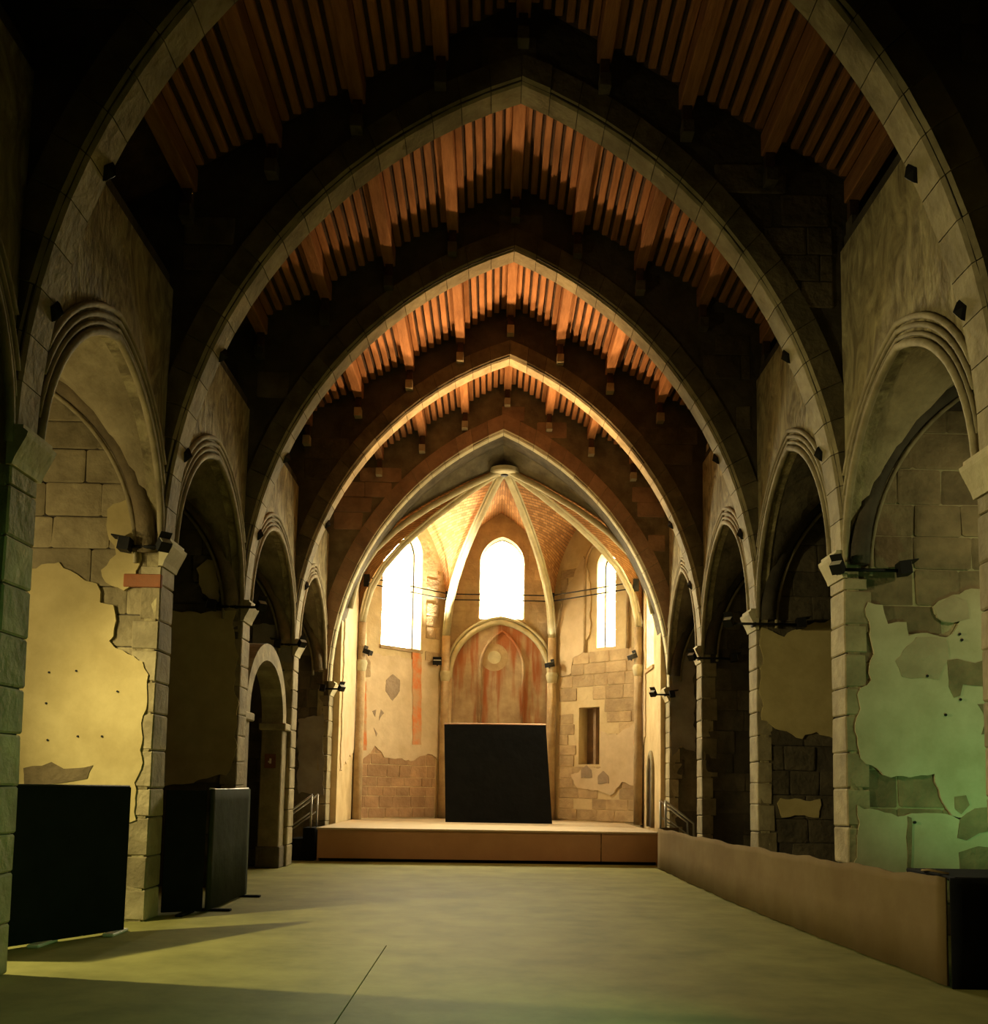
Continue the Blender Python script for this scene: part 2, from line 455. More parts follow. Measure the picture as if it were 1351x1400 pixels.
# ------------------------------------------------------------------ nave side walls, chapel openings and chapels
WL = {-1: tag(empty('wall_left', (XL, 14, 0)), 'long nave wall of arched chapels beside the black partition and doorway', 'wall', kind='structure'),
      1: tag(empty('wall_right', (XR, 14, 0)), 'long nave wall of arched chapels beside the brown draped platform', 'wall', kind='structure')}
def opening(k, sg):
    """y0, y1, spring, apex of the chapel opening in bay k (between arches k and k+1)"""
    y0, y1 = D[k] + T[k] + .03, D[k + 1] - .03
    ap = 6.35 if sg < 0 else (6.4 if k < 2 else 6.65)
    return y0, y1, 4.45, ap
for sg, X in ((-1, XL), (1, XR)):
    w = WL[sg]; n = Vector((-sg, 0, 0)); U = Vector((0, 1, 0)); TOP = LEDGE[sg]; XO = X + sg * 3.3
    for k in range(0, 5):
        y0, y1, sp, ap = opening(k, sg)
        hole = pointed(y0, y1, sp, ap, 12)
        ya, yb = D[k] + T[k], D[k + 1]
        outline = [(ya, 0), (y0, 0)] + hole + [(y1, 0), (yb, 0), (yb, TOP), (ya, TOP)]
        prism('bay_wall', [outline], (X, 0, 0), U, -n, .14, M_WALL, w)
        # roll mouldings round the opening
        for off, r in ((.02, .045), (.105, .024), (.19, .03), (.28, .034)):
            pts = pointed(y0 - off + .04, y1 + off - .04, sp, ap + off, 14)
            pts = [p for p in pts if ya - .02 < p[0] < yb + .02]
            tube('arch_moulding', [(X + n.x * .02, p[0], p[1]) for p in pts], r, M_ARCH, w, 8)
        # chapel vault: two pointed tunnels that meet
        NX, NY = 18, 24; xi = X + sg * .14
        A = pointed(y0, y1, sp, ap, 40); B = pointed(0, abs(XO - xi), sp, 6.9 if sg > 0 else 6.75, 40)
        def ev(cv, s):
            for i in range(len(cv) - 1):
                if cv[i][0] <= s <= cv[i + 1][0] + 1e-6:
                    d_ = cv[i + 1][0] - cv[i][0]
                    return cv[i][1] + (cv[i + 1][1] - cv[i][1]) * ((s - cv[i][0]) / d_ if d_ > 1e-9 else 0)
            return cv[0][1]
        V, F = [], []
        for i in range(NX + 1):
            for j in range(NY + 1):
                a, b = (1 - math.cos(math.pi * i / NX)) / 2, (1 - math.cos(math.pi * j / NY)) / 2
                s, y = abs(XO - xi) * a, y0 + (y1 - y0) * b
                V.append((xi + sg * s, ya + (yb - ya) * b, max(ev(A, y), ev(B, s))))
        for i in range(NX):
            for j in range(NY):
                a = i * (NY + 1) + j; F.append((a, a + 1, a + NY + 2, a + NY + 1))
        mesh('chapel_vault', V, F, M_STONE if sg < 0 or k == 1 else M_DSTONE, w, smooth=True)  # right-hand vaults darkened for shade, except the lit one
        if k >= 1:
            for yy in (yb - .06,):
                tube('wall_rib', [(xi + sg * s, yy, z - .03) for s, z in B[::3]], .13, M_CSTONE if sg < 0 else M_DWALL, w, 8)  # right-hand ribs coloured dark to stand for their shadow
                tube('rib_roll', [(xi + sg * s, yy - .03, z - .17) for s, z in pointed(.12, abs(XO - xi) - .12, sp, B[len(B) // 2][1], 14)], .028, M_ARCH, w, 8)
    # everything beyond: outer wall, roof over the chapels, clerestory band above the ledge, near end
    box('outer_wall', (min(XO, XO + sg * .3), -6, 0), (max(XO, XO + sg * .3), 24.6, TOP), M_DWALL, w, 0)
    a, b = sorted((X + sg * .05, XO + sg * .3))
    box('chapel_roof', (a, -6, TOP), (b, 24.6, TOP + .2), M_DWALL, w, 0)
    xu = -4.95 if sg < 0 else 5.5
    a, b = sorted((xu, xu + sg * .3))
    box('upper_wall', (a, -6, TOP + .2), (b, 24.6, 9.6), M_DWALL, w, 0)
    a, b = sorted((X, X + sg * .3))
    box('solid_wall', (a, -6, 0), (b, D[0], TOP), M_DWALL, w, 0)
bw_ = tag(empty('wall_front', (0, -6, 0)), 'dark plain end wall of the nave behind the viewer', 'wall', kind='structure')
box('masonry', (-8, -6.3, 0), (8.4, -6, 12.5), M_DWALL, bw_, 0)

# ------------------------------------------------------------------ timber ceiling
ce = tag(empty('ceiling', (RX, 14, RZ)), 'dark timber roof of orange-brown purlins and close-set battens between the arches', 'ceiling', kind='structure')
PURL = [RX + 1.05 * i for i in range(-4, 5)]
segs = [(-6.0, D[0])] + [(D[k] + T[k], D[k + 1]) for k in range(5)]
bat_me = {}
def share_box(key, size, m):
    if key not in bat_me:
        bm = bmesh.new(); bmesh.ops.create_cube(bm, size=1)
        for v_ in bm.verts: v_.co = Vector((v_.co.x * size[0], v_.co.y * size[1], v_.co.z * size[2]))
        bmesh.ops.bevel(bm, geom=list(bm.edges), offset=.012, segments=1, affect='EDGES')
        me = bpy.data.meshes.new(key[0]); bm.to_mesh(me); bm.free(); me.materials.append(m); bat_me[key] = me
    return bat_me[key]
for q, (ya, yb) in enumerate(segs):
    ln = yb - ya; ym = (ya + yb) / 2
    for i, x in enumerate(PURL):
        if q == 0: continue
        z = roof(x)
        o = link('purlin', share_box(('purlin', q), (.19, ln, .30), M_WOOD), None, ce, (x, ym, z + .15))
        # timber pad and stone corbel that carry the far end
        block('corbel', ce, (x, yb - .09, z - .34), (.15, .20, .18), M_ARCH if q >= 4 else M_DSTONE)  # nearer corbels get darker stone to imitate their shade
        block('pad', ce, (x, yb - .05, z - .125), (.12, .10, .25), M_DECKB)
    for i in range(len(PURL) - 1):
        if q == 0: continue
        for j in range(1, 7):
            x = PURL[i] + 1.05 * j / 7
            link('batten', share_box(('batten', q), (.105, ln - .12, .075), M_WOOD), None, ce, (x, ym - .06, roof(x) + .235))
    # boards over the battens
    for i in range(-1, len(PURL)):
        xa, xb = (PURL[i] if i >= 0 else -6.2), (PURL[i + 1] if i + 1 < len(PURL) else 6.4)
        gap = .0
        za, zb = roof(xa) + .30, roof(xb) + .30
        cut = [(xa, xb, yb)]
        for (a, b, ye) in cut:
            V = [(a, ya, roof(a) + .28), (b, ya, roof(b) + .28), (b, ye, roof(b) + .28), (a, ye, roof(a) + .28)]
            V += [(p[0], p[1], p[2] + .08) for p in V]
            F = [(0, 1, 2, 3), (7, 6, 5, 4), (0, 4, 5, 1), (1, 5, 6, 2), (2, 6, 7, 3), (3, 7, 4, 0)]
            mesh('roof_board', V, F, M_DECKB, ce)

# ------------------------------------------------------------------ apse
ap = tag(empty('wall_back', (.2, 27, 0)), 'bright polygonal apse with ribbed brick vault and tall windows', 'wall', kind='structure')
PC = [Vector((-3.79, 24.3, 0)), Vector((-3.79, 26.8, 0)), Vector((-1.48, 29.1, 0)), Vector((1.83, 29.1, 0)), Vector((4.18, 26.8, 0)), Vector((4.18, 24.3, 0))]
CEN = Vector((.2, 25.3, 0))
faces = []
for i in range(5):
    a, b = PC[i], PC[i + 1]; u = (b - a).normalized(); n = Vector((-u.y, u.x, 0))
    if n.dot(CEN - a) < 0: n = -n
    faces.append((a, u, n, (b - a).length))
def on(i, px, py):
    a, u, n, L = faces[i]
    p = at_wall(px, py, a, n); return ((p - a).dot(u), p.z)
# window openings in each face: (s0, s1, sill, spring, top)
c0, c1 = on(2, 655, 846), on(2, 716, 846)
win = {2: (c0[0], c1[0], c0[1], on(2, 655, 770)[1], on(2, 686, 734)[1])}
l0, l1 = on(1, 521, 886), on(1, 575, 889)
win[1] = (l0[0], l1[0], l1[1], on(1, 575, 760)[1], on(1, 548, 720)[1])
r0, r1 = on(3, 816, 886), on(3, 841, 886)
win[3] = (r0[0], r1[0], r0[1], on(3, 817, 775)[1], on(3, 829, 752)[1])
s0, s1 = on(4, 897, 900), on(4, 879, 900)
win[4] = (.55, 1.75, 4.9, 7.6, 8.3)
nich = (on(3, 791, 1045), on(3, 820, 966))
wn = 0
WLAB = {1: 'tall wide arched window over the red painted bands, blown out white', 2: 'middle arched window above the faded wall painting',
        3: 'narrow arched window in a deep reveal over the small square niche', 4: 'side window at the edge of the apse seen as a thin bright strip'}
for i in range(5):
    a, u, n, L = faces[i]
    outer = [(-.25, 0), (L + .25, 0), (L + .25, 11.0), (-.25, 11.0)]
    holes = []
    if i in win:
        w0, w1, sill, spr, top = win[i]
        if top - spr < (w1 - w0) / 2: top = spr + (w1 - w0) / 2
        hp = pointed(w0, w1, spr, top, 10)
        holes.append([(w0, sill)] + hp + [(w1, sill)])
    if i == 3:
        (x0, z0), (x1, z1) = nich
        holes.append([(x0, z0), (x0, z1), (x1, z1), (x1, z0)])
    prism('apse_wall', [outer] + holes, a, u, -n, .55, M_APSE if i != 2 else M_APSTONE, ap)
    if i in win:
        wn += 1
        wo = tag(empty('window_%d' % wn, a + u * (w0 + w1) / 2 + Vector((0, 0, sill))), WLAB[i], 'window', kind='structure')
        P = a - n * .42
        prism('pane', [holes[0]], P, u, -n, .012, M_PANE, wo)
        fr = [P + n * .02 + u * s + Vector((0, 0, z)) for s, z in holes[0]]
        tube('frame', fr, .03, M_IRON, wo, 6, closed=True)
        pl = bpy.data.lights.new('portal', 'AREA'); pl.shape = 'RECTANGLE'; pl.size = w1 - w0 + .1; pl.size_y = top - sill + .1
        pl.cycles.is_portal = True
        po = bpy.data.objects.new('portal', pl); C.objects.link(po)
        po.location = a - n * .62 + u * (w0 + w1) / 2 + Vector((0, 0, (sill + top) / 2))
        po.rotation_euler = (-n).to_track_quat('Z', 'Y').to_euler()
    if i in win and i in (1, 2, 4):
        # sloping sill
        box_ = [(w0 - .05, sill - .10), (w1 + .05, sill - .10), (w1 + .05, sill), (w0 - .05, sill)]
        prism('window_sill', [box_], a - n * .05, u, n, .10, M_APSTONE, ap)
# recess back board in the small niche, split by an upright
a, u, n, L = faces[3]; (x0, z0), (x1, z1) = nich
prism('niche_back', [[(x0 - .05, z0 - .05), (x1 + .05, z0 - .05), (x1 + .05, z1 + .05), (x0 - .05, z1 + .05)]], a - n * .40, u, -n, .1, M_BROWN, ap)
prism('niche_post', [[((x0 + x1) / 2 - .03, z0), ((x0 + x1) / 2 + .06, z0), ((x0 + x1) / 2 + .06, z1), ((x0 + x1) / 2 - .03, z1)]], a - n * .40, u, n, .16, M_BROWN, ap)
# vault ribs and brick webs
K = Vector((.22, 25.2, 10.17))
QZ = [(0, 10.17), (.25, 9.62), (.5, 8.98), (.7, 8.38), (.85, 7.75), (.95, 7.1), (1.0, 6.2)]
def rib_pt(cn, q, inset=.0):
    for j in range(len(QZ) - 1):
        if q <= QZ[j + 1][0] + 1e-9:
            f = (q - QZ[j][0]) / (QZ[j + 1][0] - QZ[j][0]); z = QZ[j][1] + (QZ[j + 1][1] - QZ[j][1]) * f; break
    p = K.lerp(Vector((cn.x, cn.y, 0)), q * (1 - inset)); p.z = z
    return p
QS = [0, .08, .16, .25, .34, .42, .5, .58, .65, .72, .79, .85, .9, .94, .97, 1.0]
for i in range(6):
    cn = PC[i]
    p = [rib_pt(cn, q, .035) for q in QS]
    tube('vault_rib', [v_ - Vector((0, 0, .09)) for v_ in p], .080, M_RIB, ap, 8)
    if 1 <= i <= 4:
        for off in (-.095, .095):
            d_ = (cn - CEN).normalized(); sd = Vector((-d_.y, d_.x, 0)) * off
            tube('rib_roll', [v_ + sd - Vector((0, 0, .03)) for v_ in p], .036, M_RIB, ap, 6)
        # wall shaft below the rib
        b_ = p[-1] - Vector((0, 0, .10))
        tube('wall_shaft', [(b_.x, b_.y, .7), (b_.x, b_.y, b_.z + .05)], .13, M_APSTONE, ap, 10)
        tube('shaft_capital', [(b_.x, b_.y, 4.75), (b_.x, b_.y, 4.85), (b_.x, b_.y, 5.02), (b_.x, b_.y, 5.1)], .2, M_RIB, ap, 10, rs=[.12, .15, .18, .15])
def web(i):
    a, b = PC[i], PC[i + 1]; n = faces[i][2]
    ctr = (a + b) / 2; V, F, UV = [], [], []
    NT, NU = 18, 10
    for side, cn in ((0, a), (1, b)):
        base = len(V)
        hw = (b - a).length / 2; R_ = (hw * hw + 2.75 * 2.75) / (2 * hw); amax = math.asin(2.75 / R_)
        for t in range(NT + 1):
            f = t / NT
            # wall arch: stilted then curved to the crown
            if f < .22: wa = Vector((cn.x, cn.y, 6.2 + (7.25 - 6.2) * f / .22))
            else:
                g = amax * (f - .22) / .78
                s = R_ - R_ * math.cos(g); wa = cn.lerp(ctr, min(1, s / hw)); wa.z = 7.25 + R_ * math.sin(g)
            wa = wa - n * .02
            q = 1 - f; q = q ** .8
            rp = rib_pt(cn, min(1, q))
            for k in range(NU + 1):
                h = k / NU; p = wa.lerp(rp, h)
                p.z += .10 * math.sin(math.pi * h) * min(1, f * 2)
                V.append(p); UV.append((h * (K - wa).length * .9, f * 4.6))
        for t in range(NT):
            for k in range(NU):
                o = base + t * (NU + 1) + k
                F.append((o, o + 1, o + NU + 2, o + NU + 1))
    mesh('vault_web', V, F, M_BRICK if 0 < i < 4 else M_BRICK, ap, smooth=True, uv=UV)
for i in range(5): web(i)
# light-tight cover over the apse vault, and the web between chancel arch and keystone
V = [PC[0] + Vector((0, -.05, 9.0)), K + Vector((0, 0, .02)), PC[5] + Vector((0, -.05, 9.0))]
box('vault_cover', (-4.6, 23.9, 10.9), (5.0, 30, 11.1), M_DWALL, ap, 0)
for side in (0, 1):
    cn = PC[0] if side == 0 else PC[5]
    AA = arch_pts(5, .02, 40); AA = AA[:41] if side == 0 else list(reversed(AA))[:41]
    zs_ = [p[1] for p in AA]
    V, F = [], []
    for t in range(25):
        f = t / 24; z = 6.2 + (10.49 - 6.2) * math.sin(f * math.pi / 2)
        j = min(range(41), key=lambda q_: abs(zs_[q_] - z)); wa = Vector((AA[j][0], D[5] + T[5] - .05, AA[j][1]))
        rp = rib_pt(cn, min(1, (1 - f) ** .8)); rp.z += .03
        V += [wa, wa.lerp(rp, .5) + Vector((0, 0, .04)), rp]
    for t in range(24):
        for q_ in (0, 1): F.append((t * 3 + q_, t * 3 + q_ + 1, t * 3 + q_ + 4, t * 3 + q_ + 3))
    mesh('vault_web', V, F, M_DARCH, ap, smooth=True)  # web darkened to stand for shade behind the chancel arch
tube('keystone', [K + Vector((0, 0, -.24)), K + Vector((0, 0, -.21)), K + Vector((0, 0, -.10))], .3, M_RIB, ap, 24, rs=[.36, .40, .40], smooth=False)
tube('keystone_hole', [K + Vector((0, 0, -.26)), K + Vector((0, 0, -.235))], .10, M_IRON, ap, 10)
# iron tie rods that follow the walls at window height
for dz in (0, .17):
    rod = [c_ + (CEN - c_).normalized() * .28 + Vector((0, 0, 7.25 + dz)) for c_ in PC[1:5]]
    for j in range(3): tube('tie_rod', [rod[j], rod[j + 1]], .018, M_IRON, ap, 6)
for c_ in PC[1:5]:
    p = c_ + (CEN - c_).normalized() * .25 + Vector((0, 0, 7.33)); box('tie_anchor', p - Vector((.08, .08, .17)), p + Vector((.08, .08, .17)), M_IRON, ap)
# blind arch with its painting under the middle window
a, u, n, L = faces[2]
n0, n1 = -1.30 - a.x, 1.72 - a.x
arc = pointed(n0, n1, 4.95, 6.62, 14)
prism('painting', [[(n0, .7)] + arc + [(n1, .7)]], a + n * .005, u, n, .03, M_FRESCO, ap)
for off, r in ((.0, .085), (.14, .05)):
    pts = pointed(n0 - off, n1 + off, 4.95, 6.62 + off, 16)
    tube('niche_moulding', [a + n * .06 + u * s + Vector((0, 0, z)) for s, z in [(n0 - off, 4.9)] + pts + [(n1 + off, 4.9)]], r, M_RIB, ap, 8)
ia = pointed(n0 + .92, n1 - .80, 5.2, 6.35, 12)
tube('inner_moulding', [a + n * .05 + u * s + Vector((0, 0, z)) for s, z in [(n0 + .92, 3.3)] + ia + [(n1 - .80, 3.3)]], .045, M_FRESCO, ap, 6)
c_ = a + n * .04 + u * 1.52 + Vector((0, 0, 5.55))
tube('painted_disc', [c_, c_ + n * .012], .2, M_RIB, ap, 20, smooth=False)
tube('painted_halo', [c_ - n * .008, c_ + n * .004], .42, M_APSTONE, ap, 20, smooth=False)
for s_ in (n0, n1):
    p = a + u * s_ + n * .08
    tube('niche_shaft', [p + Vector((0, 0, .7)), p + Vector((0, 0, 4.9))], .085, M_APSTONE, ap, 8)
# stones and plaster of the apse faces
def px_poly(i, pts): return [on(i, *p) for p in pts]
# oblique face over the red bands: bare stone below, plaster above, losses in the plaster
a, u, n, L = faces[1]
pl1 = px_poly(1, [(492, 905), (505, 893), (600, 905), (600, 1000), (603, 1045), (590, 1030), (560, 1040), (525, 1035), (512, 1020), (493, 1042), (488, 1060)])
patch(ap, a, u, n, pl1, M_APPL, .03, .03, 'apse_plaster')
for lossp in ([(536, 922), (546, 930), (546, 945), (536, 958), (526, 945), (527, 930)], [(508, 972), (513, 970), (512, 980)], [(520, 970), (524, 975), (517, 985)], [(510, 995), (515, 1003), (513, 1007)]):
    patch(ap, a, u, n, px_poly(1, lossp), M_LOSS, .038, .01, 'plaster_loss', .1)
patch(ap, a, u, n, px_poly(1, [(488, 895), (500, 893), (505, 905), (505, 925), (488, 932)]), M_APSTONE, .04, .02, 'plaster_loss')
for x0, x1, y0, y1 in ((490, 500, 932, 1026), (563, 575, 890, 1018)):
    patch(ap, a, u, n, px_poly(1, [(x0, y0), (x1, y0), (x1, y1), (x0, y1)]), M_RED, .042, .01, 'red_band', .3)
ashlar(ap, a, u, n, .05, L - .25, .75, 3.3, lambda s, z: True, M_APBROWN, ch=.30, bw=.55, proud=.015, hide=[pl1])
ashlar(ap, a, u, n, L - .75, L - .2, 3.2, 8.0, lambda s, z: True, M_APSTONE, ch=.36, bw=.5, proud=.015, drop=.2)
# oblique face with the square niche: stone with plaster patches
a, u, n, L = faces[3]
pp = [px_poly(3, [(822, 1000), (845, 1005), (872, 985), (874, 1010), (868, 1040), (872, 1075), (852, 1070), (835, 1088), (815, 1080), (790, 1078), (782, 1060), (800, 1050), (822, 1050)]),
      px_poly(3, [(778, 800), (800, 760), (808, 800), (808, 860), (800, 890), (785, 900), (782, 920), (770, 925), (766, 900), (768, 840)])]
for q in pp: patch(ap, a, u, n, q, M_APPL, .04, .025, 'apse_plaster')
for c in ((803, 1058), (826, 1066)):
    patch(ap, a, u, n, px_poly(3, [(c[0] - 7, c[1] - 6), (c[0], c[1] - 12), (c[0] + 7, c[1] - 5), (c[0] + 8, c[1] + 5), (c[0] - 7, c[1] + 6)]), M_LOSS, .05, .01, 'plaster_loss', .1)
wz = win[3]
def k3(s, z):
    if wz[0] - .45 < s < wz[1] + .5 and z > wz[2] - .1: return False
    (x0, z0), (x1, z1) = nich
    return not (x0 - .04 < s < x1 + .04 and z0 - .04 < z < z1 + .04)
ashlar(ap, a, u, n, .25, L - .1, .75, 8.2, k3, M_APSTONE, ch=.33, bw=.6, proud=.022, drop=.12, hide=pp)
patch(ap, a, u, n, px_poly(3, [(868, 985), (877, 980), (877, 1018), (868, 1020)]), M_RED, .045, .01, 'red_band', .3)
# raised rim round the deep reveal of the narrow window
hp = pointed(wz[0] - .42, wz[1] + .45, wz[3], wz[4] + .45, 12)
tube('reveal_moulding', [a + n * .03 + u * s + Vector((0, 0, z)) for s, z in [(wz[0] - .42, wz[2] - .1)] + hp + [(wz[1] + .45, wz[2] - .1)]], .05, M_APSTONE, ap, 6)
# middle face
a, u, n, L = faces[2]
wm = win[2]
ashlar(ap, a, u, n, .15, L - .15, 6.3, 9.8, lambda s, z: not inside((s, z), [(n0 - .25, 0)] + pointed(n0 - .25, n1 + .25, 4.95, 6.9, 12) + [(n1 + .25, 0)]) and not (wm[0] - .06 < s < wm[1] + .06 and z < wm[4] + .06), M_APSTONE, ch=.36, bw=.6, proud=.015, drop=.15)
# narrow arched door in the side face next to the side window
a, u, n, L = faces[4]
d0, d1 = 1.15, 1.75
dr = tag(empty('door_1', a + u * 1.45 + Vector((0, 0, .7))), 'narrow dark arched doorway in the side of the apse', 'door', kind='structure')
arc = pointed(d0, d1, 2.1, 2.55, 8)
prism('door_leaf', [[(d0, .7)] + arc + [(d1, .7)]], a + n * .005, u, n, .02, M_DOOR, dr)
tube('door_surround', [a + n * .03 + u * s + Vector((0, 0, z)) for s, z in [(d0 - .05, .7)] + pointed(d0 - .05, d1 + .05, 2.1, 2.62, 8) + [(d1 + .05, .7)]], .06, M_ARCH, dr, 6)
# plaster on the two side faces of the apse
a, u, n, L = faces[0]
patch(ap, a, u, n, [(.1, 2.0), (L - .1, 2.6), (L - .05, 8.5), (.1, 8.5)], M_APPL, .03, .05, 'apse_plaster')
a, u, n, L = faces[4]
patch(ap, a, u, n, [(.1, 2.9), (.5, 3.1), (.5, 8.5), (.1, 8.5)], M_APPL, .03, .03, 'apse_plaster')

# ------------------------------------------------------------------ masonry and plaster in the chapels (faces that look down the nave)
def chapel_face(k, sg, plaster, stone, pm, ztop=6.4, extra=None, width=2.0, drop=.0, ch=.40, bw=.62):
    """plaster: pixel outlines on the near face of cross wall k"""
    w = walls[k]; Y = D[k]; polys = []
    for pts in plaster:
        q = [(p.x, p.z) for p in (at_y(x, y, Y) for x, y in pts)]
        polys.append(q)
        patch(w, (0, Y, 0), (1, 0, 0), (0, -1, 0), q, pm, .055, .03)
    s0, s1 = sorted((XL - .02 if sg < 0 else XR + .02, (XL if sg < 0 else XR) + sg * width))
    ashlar(w, (0, Y, 0), (1, 0, 0), (0, -1, 0), s0, s1, 0, ztop, lambda s, z: True, stone, ch=ch, bw=bw, proud=.026, drop=drop, hide=polys)
chapel_face(2, -1, [[(20, 790), (60, 775), (85, 768), (100, 780), (118, 795), (132, 800), (140, 822), (160, 828), (162, 850), (150, 880), (170, 890), (200, 905), (203, 960), (197, 1000), (190, 1060), (188, 1120), (0, 1120), (0, 800)],
                       [(150, 700), (186, 680), (192, 738), (190, 800), (170, 810), (150, 795), (140, 780), (160, 760), (150, 740)]], M_STONE, M_PLAST, width=2.1)
for x, y in ((70, 920), (107, 918), (66, 962), (163, 946), (68, 1012), (109, 1007), (142, 1007)):
    c_ = at_y(x, y, D[2]); tube('nail_hole', [(c_.x, D[2] - .066, c_.z), (c_.x, D[2] - .045, c_.z)], .013, M_IRON, walls[2], 8, smooth=False)
for pts in ([(35, 1050), (60, 1046), (75, 1040), (90, 1052), (120, 1050), (128, 1046), (122, 1066), (95, 1070), (35, 1076)],):
    patch(walls[2], (0, D[2], 0), (1, 0, 0), (0, -1, 0), [(p.x, p.z) for p in (at_y(x, y, D[2]) for x, y in pts)], M_CSTONE, .062, .015, 'plaster_loss')
chapel_face(2, 1, [[(1185, 825), (1205, 828), (1212, 850), (1235, 852), (1240, 870), (1300, 868), (1310, 850), (1275, 840), (1272, 828), (1300, 812), (1360, 805), (1370, 900), (1370, 1100), (1310, 1120), (1280, 1090), (1275, 1060), (1240, 1058), (1215, 1065), (1180, 1045), (1168, 1000), (1170, 950), (1190, 930)],
                      [(1170, 1105), (1235, 1112), (1290, 1115), (1370, 1115), (1370, 1200), (1168, 1200)]], M_CSTONE, M_PALE, width=2.2)
A2 = walls[2]; N_ = (0, -1, 0); Y2 = (0, D[2], 0)
prism('mortar_bed', [[(XR + .02, .02), (XR + 2.2, .02), (XR + 2.2, 6.3), (XR + .02, 6.3)]], Y2, (1, 0, 0), N_, .010, M_MORT, A2)
def on2(pts): return [(p.x, p.z) for p in (at_y(x, y, D[2]) for x, y in pts)]
for pts in ([(1292, 904), (1306, 902), (1330, 906), (1370, 903), (1370, 940), (1330, 938), (1312, 936), (1310, 952), (1300, 955), (1294, 940)], [(1310, 1120), (1330, 1105), (1370, 1102), (1370, 1130), (1335, 1138), (1318, 1150), (1305, 1145)], [(1334, 965), (1370, 960), (1370, 1000), (1340, 1005), (1345, 985)],
            [(1238, 1116), (1243, 1118), (1244, 1192), (1239, 1192)], [(1308, 1165), (1335, 1155), (1370, 1160), (1370, 1190), (1310, 1190)], [(1302, 1090), (1316, 1088), (1322, 1100), (1312, 1112), (1303, 1106)]):
    patch(A2, Y2, (1, 0, 0), N_, on2(pts), M_CSTONE, .062, .012, 'plaster_loss')
for pts in ([(1222, 905), (1250, 870), (1290, 875), (1295, 905), (1280, 930), (1255, 928), (1232, 925)], [(1275, 832), (1300, 815), (1320, 822), (1322, 845), (1300, 852), (1278, 845)]):
    patch(A2, Y2, (1, 0, 0), N_, on2(pts), M_SCRAPE, .060, .02, 'scraped_plaster')
for x, y in ((1309, 868), (1312, 876), (1310, 957), (1265, 925), (1248, 1124), (1290, 978)):
    c_ = at_y(x, y, D[2]); tube('nail_hole', [(c_.x, D[2] - .070, c_.z), (c_.x, D[2] - .05, c_.z)], .017, M_IRON, A2, 8, smooth=False)
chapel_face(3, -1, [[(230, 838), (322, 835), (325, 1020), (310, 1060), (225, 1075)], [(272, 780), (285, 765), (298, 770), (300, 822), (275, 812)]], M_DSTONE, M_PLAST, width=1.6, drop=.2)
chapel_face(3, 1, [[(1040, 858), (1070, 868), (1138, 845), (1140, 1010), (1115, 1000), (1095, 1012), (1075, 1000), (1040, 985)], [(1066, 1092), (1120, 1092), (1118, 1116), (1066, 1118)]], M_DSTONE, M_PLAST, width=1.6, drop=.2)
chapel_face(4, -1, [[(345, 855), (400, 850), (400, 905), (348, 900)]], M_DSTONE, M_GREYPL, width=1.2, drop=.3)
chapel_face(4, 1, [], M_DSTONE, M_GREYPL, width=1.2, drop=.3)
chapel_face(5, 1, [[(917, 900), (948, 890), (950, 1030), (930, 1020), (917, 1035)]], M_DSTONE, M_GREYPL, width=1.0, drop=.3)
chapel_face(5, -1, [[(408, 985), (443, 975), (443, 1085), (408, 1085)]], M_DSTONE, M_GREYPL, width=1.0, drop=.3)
# orange-red painted band on the pier between black partition and green partition
box('painted_band', (-4.50, D[2] - .075, 3.99), (-4.04, D[2] - .01, 4.15), M_PBAND, walls[2])

# ------------------------------------------------------------------ arched stone doorway set in the chapel beside the stage steps
sw = tag(empty('door_2', (XL, 18.1, 0)), 'pale round-arched stone doorway with a small sign, between two piers beside the stage', 'door', kind='structure')
y0, y1 = 16.6, 19.25; zs = 2.82; r_ = (y1 - y0) / 2
arc = [(y0 + r_ - r_ * math.cos(math.pi * i / 20), zs + .82 * r_ * math.sin(math.pi * i / 20) ** .9 if i not in (0, 20) else zs) for i in range(21)]
ext = [(y0 + r_ - (r_ + .3) * math.cos(math.pi * i / 20), zs + .82 * (r_ + .38) * math.sin(math.pi * i / 20)) for i in range(20, -1, -1)]
ext = [(max(16.05, min(19.70, p[0])), p[1]) for p in ext]
for i in range(20):
    q = [arc[i], arc[i + 1], ext[19 - i], ext[20 - i]]
    prism('voussoir', [q], (XL - .04, 0, 0), (0, 1, 0), (-1, 0, 0), .42, M_ARCH, sw)
box('jamb', (XL - .46, y1, 0), (XL - .04, 19.70, zs), M_STONE, sw, .02)
box('jamb', (XL - .46, 16.03, 0), (XL - .04, y0, zs), M_STONE, sw, .02)
box('impost', (XL - .50, y1 - .07, zs - .12), (XL + .03, 19.70, zs + .02), M_ARCH, sw, .02)
box('impost', (XL - .50, 16.03, zs - .12), (XL + .03, y0 + .07, zs + .02), M_ARCH, sw, .02)
box('plinth', (XL - .49, y1 - .03, 0), (XL - .01, 19.71, .42), M_DSTONE, sw, .02)
sg_ = tag(empty('wall_sign', (XL - .26, y1 - .012, 2.05)), 'small square brown sign on the doorway jamb', 'sign')
box('plate', (XL - .37, y1 - .02, 1.95), (XL - .15, y1 - .002, 2.23), M_SIGN, sg_, .004)
box('symbol', (XL - .275, y1 - .026, 2.04), (XL - .235, y1 - .018, 2.14), M_WHITE, sg_, .004)
box('symbol', (XL - .30, y1 - .026, 2.06), (XL - .27, y1 - .018, 2.09), M_WHITE, sg_, .004)

